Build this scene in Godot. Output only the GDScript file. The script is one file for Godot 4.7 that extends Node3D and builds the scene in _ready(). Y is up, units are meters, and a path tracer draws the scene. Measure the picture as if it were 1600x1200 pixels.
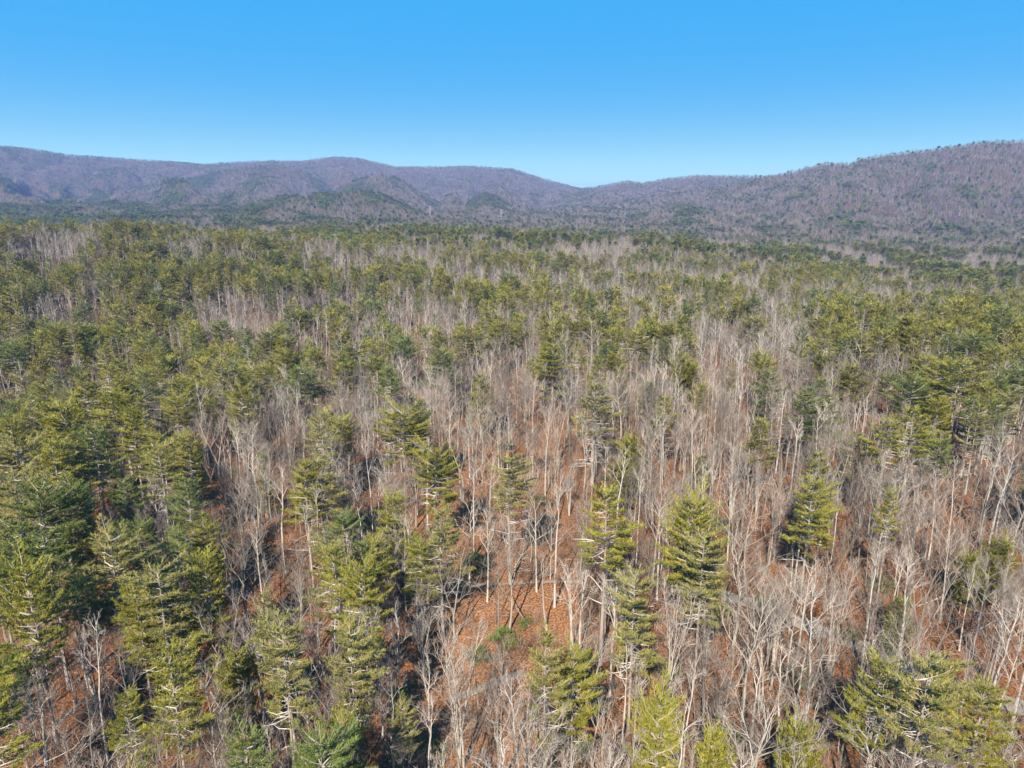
extends Node3D
# A drone's view over a winter forest: pines and leafless hardwoods, a gravel track, and blue ridges behind.
# The camera stands at the origin of x and z, 80 m over the forest floor, and looks along -Z.

const EYE := 80.0
const FOCAL := 1109.0          # focal length in pixels of a 1600 x 1200 frame
const PITCH := 14.2            # degrees below level
const NEAR_MOST := 270.0       # metres up to which trees are built twig by twig
const MID_MOST := 820.0
const SINGLE_MOST := 1500.0    # farther woods are placed as stands

var rng := RandomNumberGenerator.new()
var relief := FastNoiseLite.new()
var patchy := FastNoiseLite.new()
var spurs := FastNoiseLite.new()
var ridges := []
var bark_mat: StandardMaterial3D
var needle_mat: StandardMaterial3D
var shrub_mat: StandardMaterial3D
var pines := []                # near pine kinds: {trunk, limbs, crown, words, height, radius}
var bares := []
var used_labels := {}
var horizon := []              # per bearing: highest sight line up to each distance step
var ridge_up := 0.0
var ridge_here := -1             # which ridge the last height asked for lies on
var counts := {}
var on_track := {}               # cells of the tracks, kept clear of trees


func clear_of_tracks(x: float, z: float) -> bool:
	return not on_track.has(Vector2i(floori(x / 1.6), floori(z / 1.6)))



# ---------------------------------------------------------------- small shape kit
class Shape:
	var v := PackedVector3Array()
	var c := PackedColorArray()

	func tri(a: Vector3, b: Vector3, d: Vector3, col: Color) -> void:
		v.push_back(a); v.push_back(b); v.push_back(d)
		c.push_back(col); c.push_back(col); c.push_back(col)

	# a leaf-thin blade: a triangle from a foot to a tip
	func blade(at: Vector3, dir: Vector3, side: Vector3, col: Color) -> void:
		v.push_back(at - side); v.push_back(at + dir); v.push_back(at + side)
		c.push_back(col); c.push_back(col); c.push_back(col)

	func tube(p: PackedVector3Array, r: PackedFloat32Array, sides: int, col: Color) -> void:
		var n := p.size()
		var ring: Array[PackedVector3Array] = []
		for i in n:
			var t := (p[mini(i + 1, n - 1)] - p[maxi(i - 1, 0)]).normalized()
			var a := t.cross(Vector3(0.31, 0.2, 0.93)).normalized()
			if a.length_squared() < 0.5:
				a = Vector3.RIGHT
			var b := t.cross(a)
			var row := PackedVector3Array()
			for k in sides:
				var w := TAU * k / sides
				row.push_back(p[i] + (a * cos(w) + b * sin(w)) * r[i])
			ring.append(row)
		for i in n - 1:
			for k in sides:
				var k2 := (k + 1) % sides
				tri(ring[i][k], ring[i][k2], ring[i + 1][k], col)
				tri(ring[i][k2], ring[i + 1][k2], ring[i + 1][k], col)

	func add(o: Shape, t: Transform3D, tint: Color) -> void:
		for i in o.v.size():
			v.push_back(t * o.v[i])
			c.push_back(o.c[i] * tint)

	func mesh(m: Material) -> ArrayMesh:
		var a := []
		a.resize(Mesh.ARRAY_MAX)
		a[Mesh.ARRAY_VERTEX] = v
		a[Mesh.ARRAY_COLOR] = c
		var out := ArrayMesh.new()
		if v.size():
			out.add_surface_from_arrays(Mesh.PRIMITIVE_TRIANGLES, a)
			out.surface_set_material(0, m)
		return out


func rnd(a: float, b: float) -> float:
	return rng.randf_range(a, b)


# ---------------------------------------------------------------- sight lines of the photograph
func sight(px: float, py: float) -> Vector3:
	var p := deg_to_rad(PITCH)
	return (Vector3.RIGHT * (px - 800.0) + Vector3(0, cos(p), -sin(p)) * (600.0 - py) + Vector3(0, -sin(p), -cos(p)) * FOCAL).normalized()


func seen_at(w: Vector3) -> Vector3:            # x, y in the photograph, and distance along the axis
	var p := deg_to_rad(PITCH)
	var d := w - Vector3(0, EYE, 0)
	var z := d.dot(Vector3(0, -sin(p), -cos(p)))
	if z < 1.0:
		return Vector3(-9999, -9999, 1)
	return Vector3(800.0 + d.x / z * FOCAL, 600.0 - d.dot(Vector3(0, cos(p), -sin(p))) / z * FOCAL, z)


func stand_for(px: float, py: float, tall: float) -> Vector3:   # the spot on the ground whose tree of that height has its tip on this sight line
	var d := sight(px, py)
	var flat := Vector2(d.x, d.z).length()
	var t := 40.0
	while t < 2500.0:
		var w := Vector3(0, EYE, 0) + d * (t / flat)
		if w.y <= ground(w.x, w.z) + tall:
			break
		t += 0.5
	var q := d * (t / flat)
	return Vector3(q.x, ground(q.x, q.z), q.z)


# ---------------------------------------------------------------- the land
const RINGS := [0.0, 80.0, 130.0, 200.0, 300.0, 400.0, 550.0, 680.0, 800.0, 950.0, 1200.0, 1600.0, 2100.0, 2800.0]
const LEVELS := [   # metres below the camera, for bearings -40, -30 ... 40 degrees
	[-80, -80, -80, -80, -80, -80, -80, -80, -80],
	[-80, -80, -80, -80, -80, -80, -80, -80, -80],
	[-79, -79, -78, -77, -76, -77, -78, -79, -80],
	[-74, -73, -73, -73, -74, -75, -75, -74, -73],
	[-84, -84, -82, -77, -73, -72, -72, -73, -73],
	[-82, -82, -80, -75, -72, -74, -75, -76, -76],
	[-62, -63, -66, -70, -72, -75, -80, -84, -86],
	[-38, -38, -46, -58, -68, -73, -82, -90, -94],
	[-46, -46, -52, -60, -64, -66, -81, -93, -98],
	[-64, -64, -62, -58, -56, -60, -80, -96, -102],
	[-70, -70, -66, -58, -66, -76, -88, -96, -100],
	[-55, -55, -52, -55, -66, -76, -88, -92, -92],
	[-40, -40, -40, -45, -62, -68, -72, -72, -72],
	[-14, -14, -16, -30, -45, -50, -50, -50, -50],
]
const SKYLINES := [  # crest distance, foot distance, foot height under the eye, then crest points (x, y) of the photograph
	[5600, 2500, -20, [-250, 225, -100, 226, 0, 231, 40, 233, 100, 243, 200, 250, 320, 258, 400, 253, 470, 253, 520, 247, 560, 249, 620, 262, 680, 262, 740, 261, 800, 265, 850, 281, 905, 296, 1000, 305, 1200, 310, 1700, 310, 1900, 310]],
	[4700, 2700, -40, [-250, 400, 700, 400, 800, 345, 870, 304, 905, 297, 935, 293, 980, 284, 1004, 288, 1040, 281, 1090, 276, 1190, 277, 1300, 279, 1900, 279]],
	[3500, 1800, -64, [-250, 420, 750, 420, 850, 348, 900, 329, 1000, 312, 1080, 302, 1140, 293, 1190, 281, 1240, 270, 1290, 257, 1325, 259, 1345, 250, 1390, 243, 1450, 237, 1540, 224, 1600, 223, 1720, 222, 1900, 220]],
	[4500, 2700, -20, [-250, 350, 40, 330, 110, 315, 190, 300, 250, 289, 300, 281, 340, 272, 400, 262, 440, 262, 480, 271, 520, 295, 560, 340, 700, 400, 1900, 400]],
	[3700, 2300, -35, [-250, 420, 440, 420, 490, 330, 530, 297, 565, 281, 595, 274, 622, 280, 660, 304, 700, 328, 740, 350, 800, 420, 1900, 420]],
	[3300, 2300, -40, [-250, 420, 680, 420, 712, 338, 740, 312, 757, 304, 780, 312, 810, 332, 850, 420, 1900, 420]],
	[2450, 1750, -45, [-250, 420, 320, 420, 385, 325, 425, 315, 475, 308, 520, 307, 560, 303, 590, 306, 625, 322, 670, 342, 740, 420, 1900, 420]],
	[3050, 2000, -60, [-250, 420, 1090, 420, 1180, 326, 1250, 298, 1330, 276, 1390, 268, 1440, 262, 1520, 245, 1560, 247, 1640, 268, 1720, 285, 1900, 300]],
	[2900, 2200, -60, [-250, 420, 1050, 420, 1160, 338, 1240, 322, 1300, 318, 1400, 325, 1480, 318, 1560, 332, 1650, 345, 1900, 420]],
]


func prepare_ridges() -> void:
	for s in SKYLINES:
		var b := PackedFloat32Array()
		var e := PackedFloat32Array()
		var pts: Array = s[3]
		for i in pts.size() / 2:
			var d := sight(pts[i * 2], pts[i * 2 + 1])
			b.push_back(rad_to_deg(atan2(d.x, -d.z)))
			e.push_back(d.y / Vector2(d.x, d.z).length())
		ridges.append({"far": float(s[0]), "foot": float(s[1]), "low": float(s[2]), "b": b, "e": e})


func along(b: PackedFloat32Array, e: PackedFloat32Array, at: float) -> float:
	var n := b.size()
	if at <= b[0]:
		return e[0]
	for i in n - 1:
		if at < b[i + 1]:
			return lerpf(e[i], e[i + 1], (at - b[i]) / (b[i + 1] - b[i]))
	return e[n - 1]


func ground(x: float, z: float) -> float:
	var dist := sqrt(x * x + z * z)
	var bear := rad_to_deg(atan2(x, -z))
	var col := clampf((bear + 40.0) / 10.0, 0.0, 7.999)
	var c := int(col)
	var cf := smoothstep(0.0, 1.0, col - c)
	var r := 0
	while r < RINGS.size() - 2 and dist > RINGS[r + 1]:
		r += 1
	var rf := smoothstep(0.0, 1.0, clampf((dist - RINGS[r]) / (RINGS[r + 1] - RINGS[r]), 0.0, 1.0))
	var near: float = lerpf(LEVELS[r][c], LEVELS[r][c + 1], cf)
	var next: float = lerpf(LEVELS[r + 1][c], LEVELS[r + 1][c + 1], cf)
	var h := lerpf(near, next, rf) + EYE
	var rough := relief.get_noise_2d(x, z)
	h += rough * clampf(dist / 200.0, 0.5, 2.5) * 2.6 * smoothstep(20.0, 90.0, dist)
	ridge_here = -1
	if dist > 1700.0:
		var h0 := h - EYE
		var wide := clampf(1.0 - (absf(bear) - 50.0) / 40.0, 0.0, 1.0)
		for k in ridges.size():
			var g = ridges[k]
			if dist < g.foot:
				continue
			var top: float = along(g.b, g.e, bear) * g.far
			if top <= h0:
				continue
			var u: float = (dist - g.foot) / (g.far - g.foot)
			var m: float
			if u <= 1.0:
				var rise := u * u * (1.6 - 0.6 * u)
				m = lerpf(h0, top, rise)
				var s := absf(spurs.get_noise_2d(deg_to_rad(bear) * g.far * 0.9 + u * 300.0 + k * 911.0, dist * 0.4))
				m -= (0.45 - s) * 4.0 * u * (1.0 - u) * (top - h0) * 0.75
			else:
				m = top - (dist - g.far) * 0.4
			var here := EYE + lerpf(h0, m, wide)
			if here > h:
				h = here
				ridge_here = k
				ridge_up = u
	return h


func prepare_horizon() -> void:
	for i in 92:                                   # one degree each, from -46
		var b := deg_to_rad(i - 46.0)
		var most := -9.0
		var row := PackedFloat32Array()
		for k in 130:                              # 50 m each
			var d := 25.0 + k * 50.0
			row.push_back(most)
			most = maxf(most, (ground(sin(b) * d, -cos(b) * d) - EYE) / d)
		horizon.append(row)


func in_sight(w: Vector3, tall: float) -> bool:     # could the photograph, or a view from a step aside, show it?
	var d := Vector2(w.x, w.z).length()
	var i := clampi(roundi(rad_to_deg(atan2(w.x, -w.z)) + 46.0), 0, 91)
	return (w.y + tall - EYE) / d > horizon[i][clampi(int((d - 25.0) / 50.0), 0, 129)]


# ---------------------------------------------------------------- trees
func pine_shape(tall: float, low: float, wide: float, form: String, tint: Color, q: float, gaps: float, dead: int) -> Dictionary:
	var trunk := Shape.new()
	var limbs := Shape.new()
	var crown := Shape.new()
	var bark := Color(0.27, 0.235, 0.205)
	var pale := Color(0.42, 0.39, 0.36)
	var lean := Vector3(rnd(-0.4, 0.4), 0, rnd(-0.4, 0.4))
	var p := PackedVector3Array()
	var r := PackedFloat32Array()
	var segs := 9 if q < 1.5 else 3 if q < 4.0 else 1
	for i in segs + 1:
		var f := float(i) / segs
		p.push_back(Vector3(0, tall * f, 0) + lean * sin(f * PI) * f)
		r.push_back(maxf(tall * 0.0115 * (1.0 - f * 0.93), 0.02) * (1.25 if i == 0 else 1.0) * (1.0 if q < 4.0 else 1.4))
	trunk.tube(p, r, 7 if q < 1.5 else 4 if q < 4.0 else 3, bark)
	var y := tall * 0.985
	var base := tall * low
	var turn := 0.0
	var lobe := rnd(0, TAU)
	var lobe2 := rnd(0, TAU)
	while y > base:
		var t := (tall - y) / (tall - base)
		var reach: float
		match form:
			"cone": reach = 0.1 + 0.9 * pow(t, 0.75)
			"round": reach = 0.35 + 0.75 * sqrt(maxf(0.0, t)) * (1.15 - t * 0.7)
			"flat": reach = 0.5 + 0.6 * sin(minf(t * 2.6 + 0.2, PI * 0.72))
			"column": reach = 0.35 + 0.5 * sin(clampf(t * 1.5 + 0.2, 0.0, PI * 0.85))
			_: reach = 0.14 + 0.95 * pow(t, 0.6) * (1.0 - 0.28 * t)
		var many := 5 if q < 1.5 else 5 if q < 4.0 else 4
		var shrink := clampf(1.0 - gaps * rnd(0.0, 0.6), 0.3, 1.0)
		for k in many:
			turn += TAU / many + rnd(-0.35, 0.35)
			if rng.randf() < gaps * (0.25 + 0.6 * t):
				if rng.randf() < 0.5 and q < 4.0:
					dead_limb(limbs, y, turn, wide * reach * rnd(0.4, 0.8), pale, q)
				continue
			var uneven := 1.0 + 0.24 * sin(turn + lobe + t * 2.0) + 0.16 * sin(turn * 2.0 + lobe2 + t * 7.0)
			var long := wide * reach * rnd(0.55, 1.15) * shrink * uneven
			var up := lerpf(0.75, -0.05, pow(t, 0.6)) + rnd(-0.12, 0.12)
			var out := Vector3(cos(turn), 0, sin(turn))
			var foot := Vector3(0, y + rnd(-0.6, 0.6), 0)
			needle_branch(limbs, crown, foot, out, long, up, tint, q, t, bark)
		turn += 0.7
		y -= rnd(0.95, 1.45) * (tall / 28.0) * (1.0 if q < 1.5 else 1.35 if q < 4.0 else 2.2)
	for k in dead:
		dead_limb(limbs, rnd(base * 0.45, base + (tall - base) * 0.35), rnd(0, TAU), wide * rnd(0.35, 0.85), pale, q)
	# the leader
	var top := Color(tint.r * 1.15, tint.g * 1.15, tint.b)
	for k in (10 if q < 1.5 else 4):
		var a := rnd(0, TAU)
		crown.blade(Vector3(0, tall * 0.965, 0), Vector3(cos(a) * 0.35, 1.0, sin(a) * 0.35) * rnd(0.5, 1.1) * minf(q, 2.0), Vector3(-sin(a), 0, cos(a)) * 0.09 * q, top)
	return {"trunk": trunk, "limbs": limbs, "crown": crown}


func dead_limb(limbs: Shape, y: float, turn: float, long: float, col: Color, q: float) -> void:
	var out := Vector3(cos(turn), 0, sin(turn))
	var rise := rnd(-0.15, 0.3)
	var p := PackedVector3Array([Vector3(0, y, 0), Vector3(0, y + rise * long * 0.5, 0) + out * long * 0.55, Vector3(0, y + rise * long * 0.9 + rnd(-0.2, 0.3), 0) + out.rotated(Vector3.UP, rnd(-0.3, 0.3)) * long])
	limbs.tube(p, PackedFloat32Array([0.075 * sqrt(q), 0.05 * sqrt(q), 0.015]), 3, col)
	if q < 1.5:
		for k in 3:
			var f := rnd(0.4, 0.9)
			var at := p[0].lerp(p[2], f)
			limbs.blade(at, (out.rotated(Vector3.UP, rnd(-1.1, 1.1)) + Vector3(0, rnd(-0.3, 0.4), 0)) * long * rnd(0.2, 0.4), Vector3(0, 0.035, 0), col)


func needle_branch(limbs: Shape, crown: Shape, foot: Vector3, out: Vector3, long: float, up: float, tint: Color, q: float, t: float, bark: Color) -> void:
	var bend := rnd(0.05, 0.22)
	var mid := foot + (out + Vector3(0, up * 0.8, 0)) * long * 0.5
	var tip := foot + (out + Vector3(0, up + bend, 0)) * long
	if q < 4.0:
		limbs.tube(PackedVector3Array([foot, mid, tip]), PackedFloat32Array([0.02 + long * 0.014, 0.015 + long * 0.009, 0.01]), 3, bark)
	var across := out.cross(Vector3.UP).normalized()
	if q >= 4.0:
		for k in 3:
			var shade := rnd(0.75, 1.2)
			var col := Color(tint.r * shade, tint.g * shade, tint.b * shade)
			var at := foot.lerp(tip, rnd(0.1, 0.45))
			var fan := out.rotated(Vector3.UP, rnd(-0.5, 0.5))
			crown.blade(at, (fan + Vector3(0, up + rnd(-0.1, 0.35), 0)) * long * rnd(0.6, 0.85), (across.rotated(out, rnd(-0.8, 0.8))) * long * 0.26, col)
		return
	var bare_share := clampf(0.12 + 0.28 * t, 0.0, 0.4)
	var steps := maxi(3, int(long * 3.6 / q))
	for i in steps + 1:
		var s := lerpf(bare_share, 1.0, float(i) / steps)
		var at := foot.lerp(mid, s * 2.0) if s < 0.5 else mid.lerp(tip, s * 2.0 - 1.0)
		var side := 1.0 if i % 2 == 0 else -1.0
		var spread := rnd(0.45, 1.05)
		var twig := (out * cos(spread) + across * sin(spread) * side + Vector3(0, up * 0.5 + 0.18, 0)).normalized()
		if i == steps:
			twig = (out + Vector3(0, up + bend, 0)).normalized()
		var reach := minf(0.35 + long * 0.4 * (1.1 - s), 1.9)
		var shade := rnd(0.72, 1.22)
		var warm := rnd(0.9, 1.12)
		var col := Color(tint.r * shade * warm, tint.g * shade, tint.b * shade)
		var tufts := maxi(1, int(reach * 3.0 / q) + 1)
		for j in tufts:
			var spot := at + twig * reach * float(j + 1) / tufts + Vector3(rnd(-0.1, 0.1), rnd(-0.08, 0.08), rnd(-0.1, 0.1)) * q
			for b in (7 if q < 1.5 else 4):
				var w := (twig * 0.75 + Vector3(rnd(-0.8, 0.8), rnd(-0.2, 0.6), rnd(-0.8, 0.8))).normalized()
				var flat := w.cross(Vector3(rnd(-0.5, 0.5), 1, rnd(-0.5, 0.5))).normalized()
				crown.blade(spot - w * 0.12 * q, w * rnd(0.42, 0.7) * q, flat * (rnd(0.045, 0.07) if q < 1.5 else rnd(0.07, 0.1) * q), col)


# a leafless hardwood; plan per level: children, their length against the parent's, their angle
func bare_shape(tall: float, form: String, col: Color, q: int) -> Dictionary:
	var trunk := Shape.new()
	var limbs := Shape.new()
	var twigs := Shape.new()
	var fork := 0.42
	var n1 := 11
	var ratio := 0.36
	var angle := 0.85
	var stems := 1
	match form:
		"round":
			fork = 0.2; n1 = 13; ratio = 0.5; angle = 0.95
		"forked":
			fork = 0.45; n1 = 8; ratio = 0.3; angle = 0.6; stems = 2
		"clump":
			fork = 0.4; n1 = 6; ratio = 0.27; angle = 0.55; stems = 4
		"slim":
			fork = 0.5; n1 = 8; ratio = 0.24; angle = 0.7
		"pole":
			fork = 0.62; n1 = 7; ratio = 0.2; angle = 0.7
		"sapling":
			fork = 0.25; n1 = 8; ratio = 0.32; angle = 0.7
		"crooked":
			fork = 0.28; n1 = 10; ratio = 0.42; angle = 1.05
	var wide := [1.0, 2.2, 4.6][q] as float
	var twig_col := Color(col.r * 0.63, col.g * 0.60, col.b * 0.60) if q < 2 else Color(col.r * 0.58, col.g * 0.54, col.b * 0.54)
	for s in stems:
		var lean := Vector3(rnd(-0.05, 0.05), 1, rnd(-0.05, 0.05))
		var split := 0.0
		if stems > 1:
			var a := TAU * s / stems + rnd(-0.5, 0.5)
			split = rnd(0.14, 0.24) if form == "forked" else rnd(0.06, 0.15)
			lean = Vector3(cos(a) * split, 1, sin(a) * split)
		var high := tall * rnd(0.86, 1.0)
		var rad := tall * 0.0072 + 0.025
		if stems > 2:
			rad *= 0.72
		var p := PackedVector3Array()
		var r := PackedFloat32Array()
		var segs := [10, 4, 2][q] as int
		var sway := Vector3(rnd(-1, 1), 0, rnd(-1, 1)) * tall * 0.022
		for i in segs + 1:
			var f := float(i) / segs
			var out := lean * high * f
			if form == "forked":
				out = Vector3(0, high * f, 0) + Vector3(lean.x, 0, lean.z) * high * maxf(0.0, f - 0.3) * 1.3
			p.push_back(out + sway * sin(f * 5.0 + s) + Vector3(rnd(-1, 1), 0, rnd(-1, 1)) * tall * 0.006 * f)
			r.push_back(maxf(rad * pow(1.0 - f * 0.97, 0.85), 0.02) * (1.25 if i == 0 else 1.0) * (1.0 if q < 2 else 1.6))
		trunk.tube(p, r, [6, 4, 3][q], col if q == 0 else Color(col.r * 0.82, col.g * 0.82, col.b * 0.82))
		var total := maxi(3, int(n1 / ([1.0, 1.25, 1.7][q] as float)))
		var turn := rnd(0, TAU)
		for k in total:
			var f := fork + (0.97 - fork) * (k + rnd(0.0, 0.8)) / total
			var at := spine(p, f)
			turn += 2.4 + rnd(-0.5, 0.5)
			var rise := (1.0 - f) / (1.0 - fork)
			var long := tall * ratio * (0.38 + 0.62 * rise) * rnd(0.75, 1.15)
			var lay := angle * rnd(0.7, 1.1) * (0.55 + 0.45 * rise)
			var dir := Vector3(cos(turn) * sin(lay), cos(lay), sin(turn) * sin(lay))
			bough(limbs, twigs, at, dir, long, maxf(rad * 0.58 * (1.0 - f * 0.6), 0.035), 1, q, wide, col, twig_col)
	return {"trunk": trunk, "limbs": limbs, "twigs": twigs}


func spine(p: PackedVector3Array, f: float) -> Vector3:
	var at := clampf(f, 0.0, 0.999) * (p.size() - 1)
	return p[int(at)].lerp(p[int(at) + 1], at - int(at))


func bough(limbs: Shape, twigs: Shape, at: Vector3, dir: Vector3, long: float, rad: float, level: int, q: int, wide: float, col: Color, twig_col: Color) -> void:
	var last := (3 - q) if q < 2 else 1
	if level > last:
		var side := dir.cross(Vector3(rnd(-1, 1), rnd(-1, 1), rnd(-1, 1))).normalized()
		var way := (dir + Vector3(rnd(-0.2, 0.2), rnd(0.0, 0.3), rnd(-0.2, 0.2))) * long
		twigs.blade(at, way, side * 0.015 * wide, twig_col)
		if q == 0:
			for k in 2:
				var to := (dir + Vector3(rnd(-0.7, 0.7), rnd(-0.2, 0.6), rnd(-0.7, 0.7))).normalized()
				twigs.blade(at + way * rnd(0.2, 0.6), to * long * rnd(0.4, 0.7), side * 0.009, twig_col)
		return
	var segs := [4, 2, 1][q] as int if level == 1 else [3, 2, 1][q] as int
	var p := PackedVector3Array([at])
	var r := PackedFloat32Array([rad])
	var d := dir
	for i in segs:
		d = (d + Vector3(rnd(-0.27, 0.27), rnd(-0.08, 0.24), rnd(-0.27, 0.27))).normalized()
		p.push_back(p[i] + d * long / segs)
		r.push_back(maxf(rad * (1.0 - 0.85 * (i + 1) / segs), 0.008))
	if q == 0 or (q == 1 and level == 1):
		limbs.tube(p, r, 4 if level == 1 and q == 0 else 3, col if level == 1 else Color(col.r * 0.94, col.g * 0.9, col.b * 0.88))
	else:
		var side := d.cross(Vector3(rnd(-1, 1), 0.2, rnd(-1, 1))).normalized()
		limbs.blade(at, p[segs] - at, side * maxf(rad * 0.9, 0.014 * wide), col)
	var kids := 0
	if level == 1:
		kids = [5, 6, 4][q]
	elif level == 2:
		kids = [4, 4, 0][q]
	else:
		kids = 3
	for k in kids:
		var f := 0.25 + 0.75 * (k + rnd(0.2, 0.9)) / kids
		var spot := spine(p, f)
		var turn := d.cross(Vector3(rnd(-1, 1), rnd(-1, 1), rnd(-1, 1))).normalized()
		var to := d.rotated(turn, rnd(0.4, 0.95))
		to = (to + Vector3(0, 0.22, 0)).normalized()
		bough(limbs, twigs, spot, to, long * rnd(0.38, 0.6) * (1.1 - 0.4 * f), rad * 0.5, level + 1, q, wide, col, twig_col)


func joined(d: Dictionary) -> Shape:
	var s := Shape.new()
	for k in d:
		s.v.append_array(d[k].v)
		s.c.append_array(d[k].c)
	return s


# ---------------------------------------------------------------- naming
func numbered(called: String) -> String:
	var n: int = counts.get(called, 0)
	counts[called] = n + 1
	return called if n == 0 else "%s_%03d" % [called, n]


func tag(o: Node3D, label: String, category: String, group := "", kind := "") -> void:
	if label:
		o.set_meta("label", label)
	if category:
		o.set_meta("category", category)
	if group:
		o.set_meta("group", group)
	if kind:
		o.set_meta("kind", kind)


func part(called: String, m: Mesh, parent: Node3D) -> void:
	if m.get_surface_count() == 0:
		return
	var o := MeshInstance3D.new()
	o.name = called
	o.mesh = m
	parent.add_child(o, true)


const LANDMARKS := [   # tip x, tip y, height, words
	[947, 773, 32, "the tall lone pine"], [124, 880, 17, "the leaning grey snag"], [1225, 609, 26, "the ladder-limbed dead pine"],
	[738, 1082, 0, "the gravel drive"], [617, 780, 20, "the slim columnar conifer"], [987, 692, 16, "the bright twin conifers"],
	[868, 520, 26, "the bright green spires"], [371, 1035, 15, "the vivid young pine"], [788, 983, 4, "the round evergreen holly"],
	[1379, 1037, 24, "the roadside pine trio"], [1082, 793, 27, "the dense rounded pine"], [1502, 568, 30, "the biggest slope pine"],
	[262, 1015, 27, "the big olive pine"], [143, 650, 28, "the sunlit pine ridge"], [273, 830, 19, "the fan-shaped bare tree"],
	[712, 955, 27, "the big multi-stemmed tree"], [854, 990, 27, "the white-limbed pine"], [628, 647, 24, "the layered pine pair"],
	[1045, 507, 24, "the yellow-green pine"], [1270, 755, 26, "the long layered pine"], [1290, 990, 0, "the straight gravel road"],
	[750, 587, 22, "the neat conical pine"], [533, 660, 20, "the dense round conifer"], [50, 840, 28, "the dark edge stand"],
	[160, 545, 22, "the narrow dark spire"], [43, 1015, 18, "the corner oak"], [1596, 580, 24, "the dark corner pine"],
	[797, 720, 27, "the long-trunked pine"], [930, 600, 29, "the sparse conical pine"], [1427, 643, 28, "the pair of slope pines"],
	[860, 911, 0, "the faint path"], [566, 900, 25, "the paired crown pines"], [540, 1000, 24, "the tall dull pine"],
]
const ORDINALS := ["first", "second", "third", "fourth", "fifth", "sixth", "seventh", "eighth", "ninth", "tenth", "eleventh", "twelfth"]
var landmark_at := []


# which one a tree is: its looks, and its count outwards from something one can find
func say_which(looks: Array, at: Array) -> Array:
	if landmark_at.is_empty():
		for l in LANDMARKS:
			landmark_at.append(stand_for(l[0], l[1], l[2]))
	var near := []
	for i in at.size():
		var best := 0
		for k in landmark_at.size():
			if at[i].distance_to(landmark_at[k]) < at[i].distance_to(landmark_at[best]):
				best = k
		var d: Vector3 = at[i] - landmark_at[best]
		var side := ("behind" if d.z < 0.0 else "in front of") if absf(d.z) > absf(d.x) * 1.3 else ("left of" if d.x < 0.0 else "right of")
		near.append([d.length(), "%s|%s|%d" % [looks[i], side, best], i, side, best])
	near.sort_custom(func(a, b): return a[0] < b[0])
	var seen := {}
	var out := []
	out.resize(at.size())
	for e in near:
		var n: int = seen.get(e[1], 0)
		seen[e[1]] = n + 1
		out[e[2]] = "%s, %s one %s %s" % [looks[e[2]], ORDINALS[mini(n, 11)], e[3], LANDMARKS[e[4]][3]]
	return out


# ---------------------------------------------------------------- the scene
func _ready() -> void:
	rng.seed = 7
	relief.seed = 3
	relief.frequency = 0.011
	relief.fractal_octaves = 3
	patchy.seed = 11
	patchy.frequency = 0.012
	patchy.fractal_octaves = 3
	spurs.seed = 5
	spurs.frequency = 0.0016
	spurs.fractal_octaves = 4

	var cam := Camera3D.new()
	cam.name = "camera"
	cam.fov = rad_to_deg(2.0 * atan(600.0 / FOCAL))
	cam.near = 0.5
	cam.far = 30000.0
	cam.position = Vector3(0, EYE, 0)
	cam.rotation_degrees = Vector3(-PITCH, 0, 0)
	cam.current = true
	add_child(cam)

	var sky := ProceduralSkyMaterial.new()
	sky.sky_top_color = Color(0.115, 0.445, 0.63)
	sky.sky_horizon_color = Color(0.73, 0.87, 0.63)
	sky.sky_curve = 0.03
	sky.ground_bottom_color = Color(0.2, 0.17, 0.14)
	sky.ground_horizon_color = Color(0.5, 0.5, 0.52)
	sky.sun_angle_max = 1.0
	var env := Environment.new()
	env.background_mode = Environment.BG_SKY
	env.sky = Sky.new()
	env.sky.sky_material = sky
	env.tonemap_mode = Environment.TONE_MAPPER_LINEAR
	env.tonemap_exposure = 2.6
	env.fog_enabled = true
	env.fog_density = 0.00008
	env.fog_light_color = Color(0.49, 0.60, 0.85)
	env.sdfgi_enabled = true
	env.ssao_enabled = true
	env.ssil_enabled = true
	var around := WorldEnvironment.new()
	around.name = "world_environment"
	around.environment = env
	add_child(around)

	var sun := DirectionalLight3D.new()
	sun.name = "sun"
	sun.light_energy = 1.6
	sun.light_color = Color(1.0, 0.95, 0.87)
	sun.light_angular_distance = 0.5
	sun.shadow_enabled = true
	sun.rotation_degrees = Vector3(-39, -15, 0)
	add_child(sun)

	materials()
	prepare_ridges()
	prepare_horizon()
	land()
	tracks()
	make_kinds()
	forest()
	far_woods()
	details()


func noise_texture(freq: float, low: Color, high: Color, octaves := 5, size := 512, s := 1) -> NoiseTexture2D:
	var n := FastNoiseLite.new()
	n.seed = s
	n.frequency = freq
	n.fractal_octaves = octaves
	var g := Gradient.new()
	g.set_color(0, low)
	g.set_color(1, high)
	var t := NoiseTexture2D.new()
	t.width = size
	t.height = size
	t.seamless = true
	t.noise = n
	t.color_ramp = g
	return t


func materials() -> void:
	bark_mat = StandardMaterial3D.new()
	bark_mat.resource_name = "bark"
	bark_mat.vertex_color_use_as_albedo = true
	bark_mat.roughness = 0.95
	bark_mat.metallic_specular = 0.2
	needle_mat = StandardMaterial3D.new()
	needle_mat.resource_name = "needles"
	needle_mat.vertex_color_use_as_albedo = true
	needle_mat.roughness = 0.6
	needle_mat.metallic_specular = 0.35
	needle_mat.backlight_enabled = true
	needle_mat.backlight = Color(0.5, 0.5, 0.5)


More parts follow.
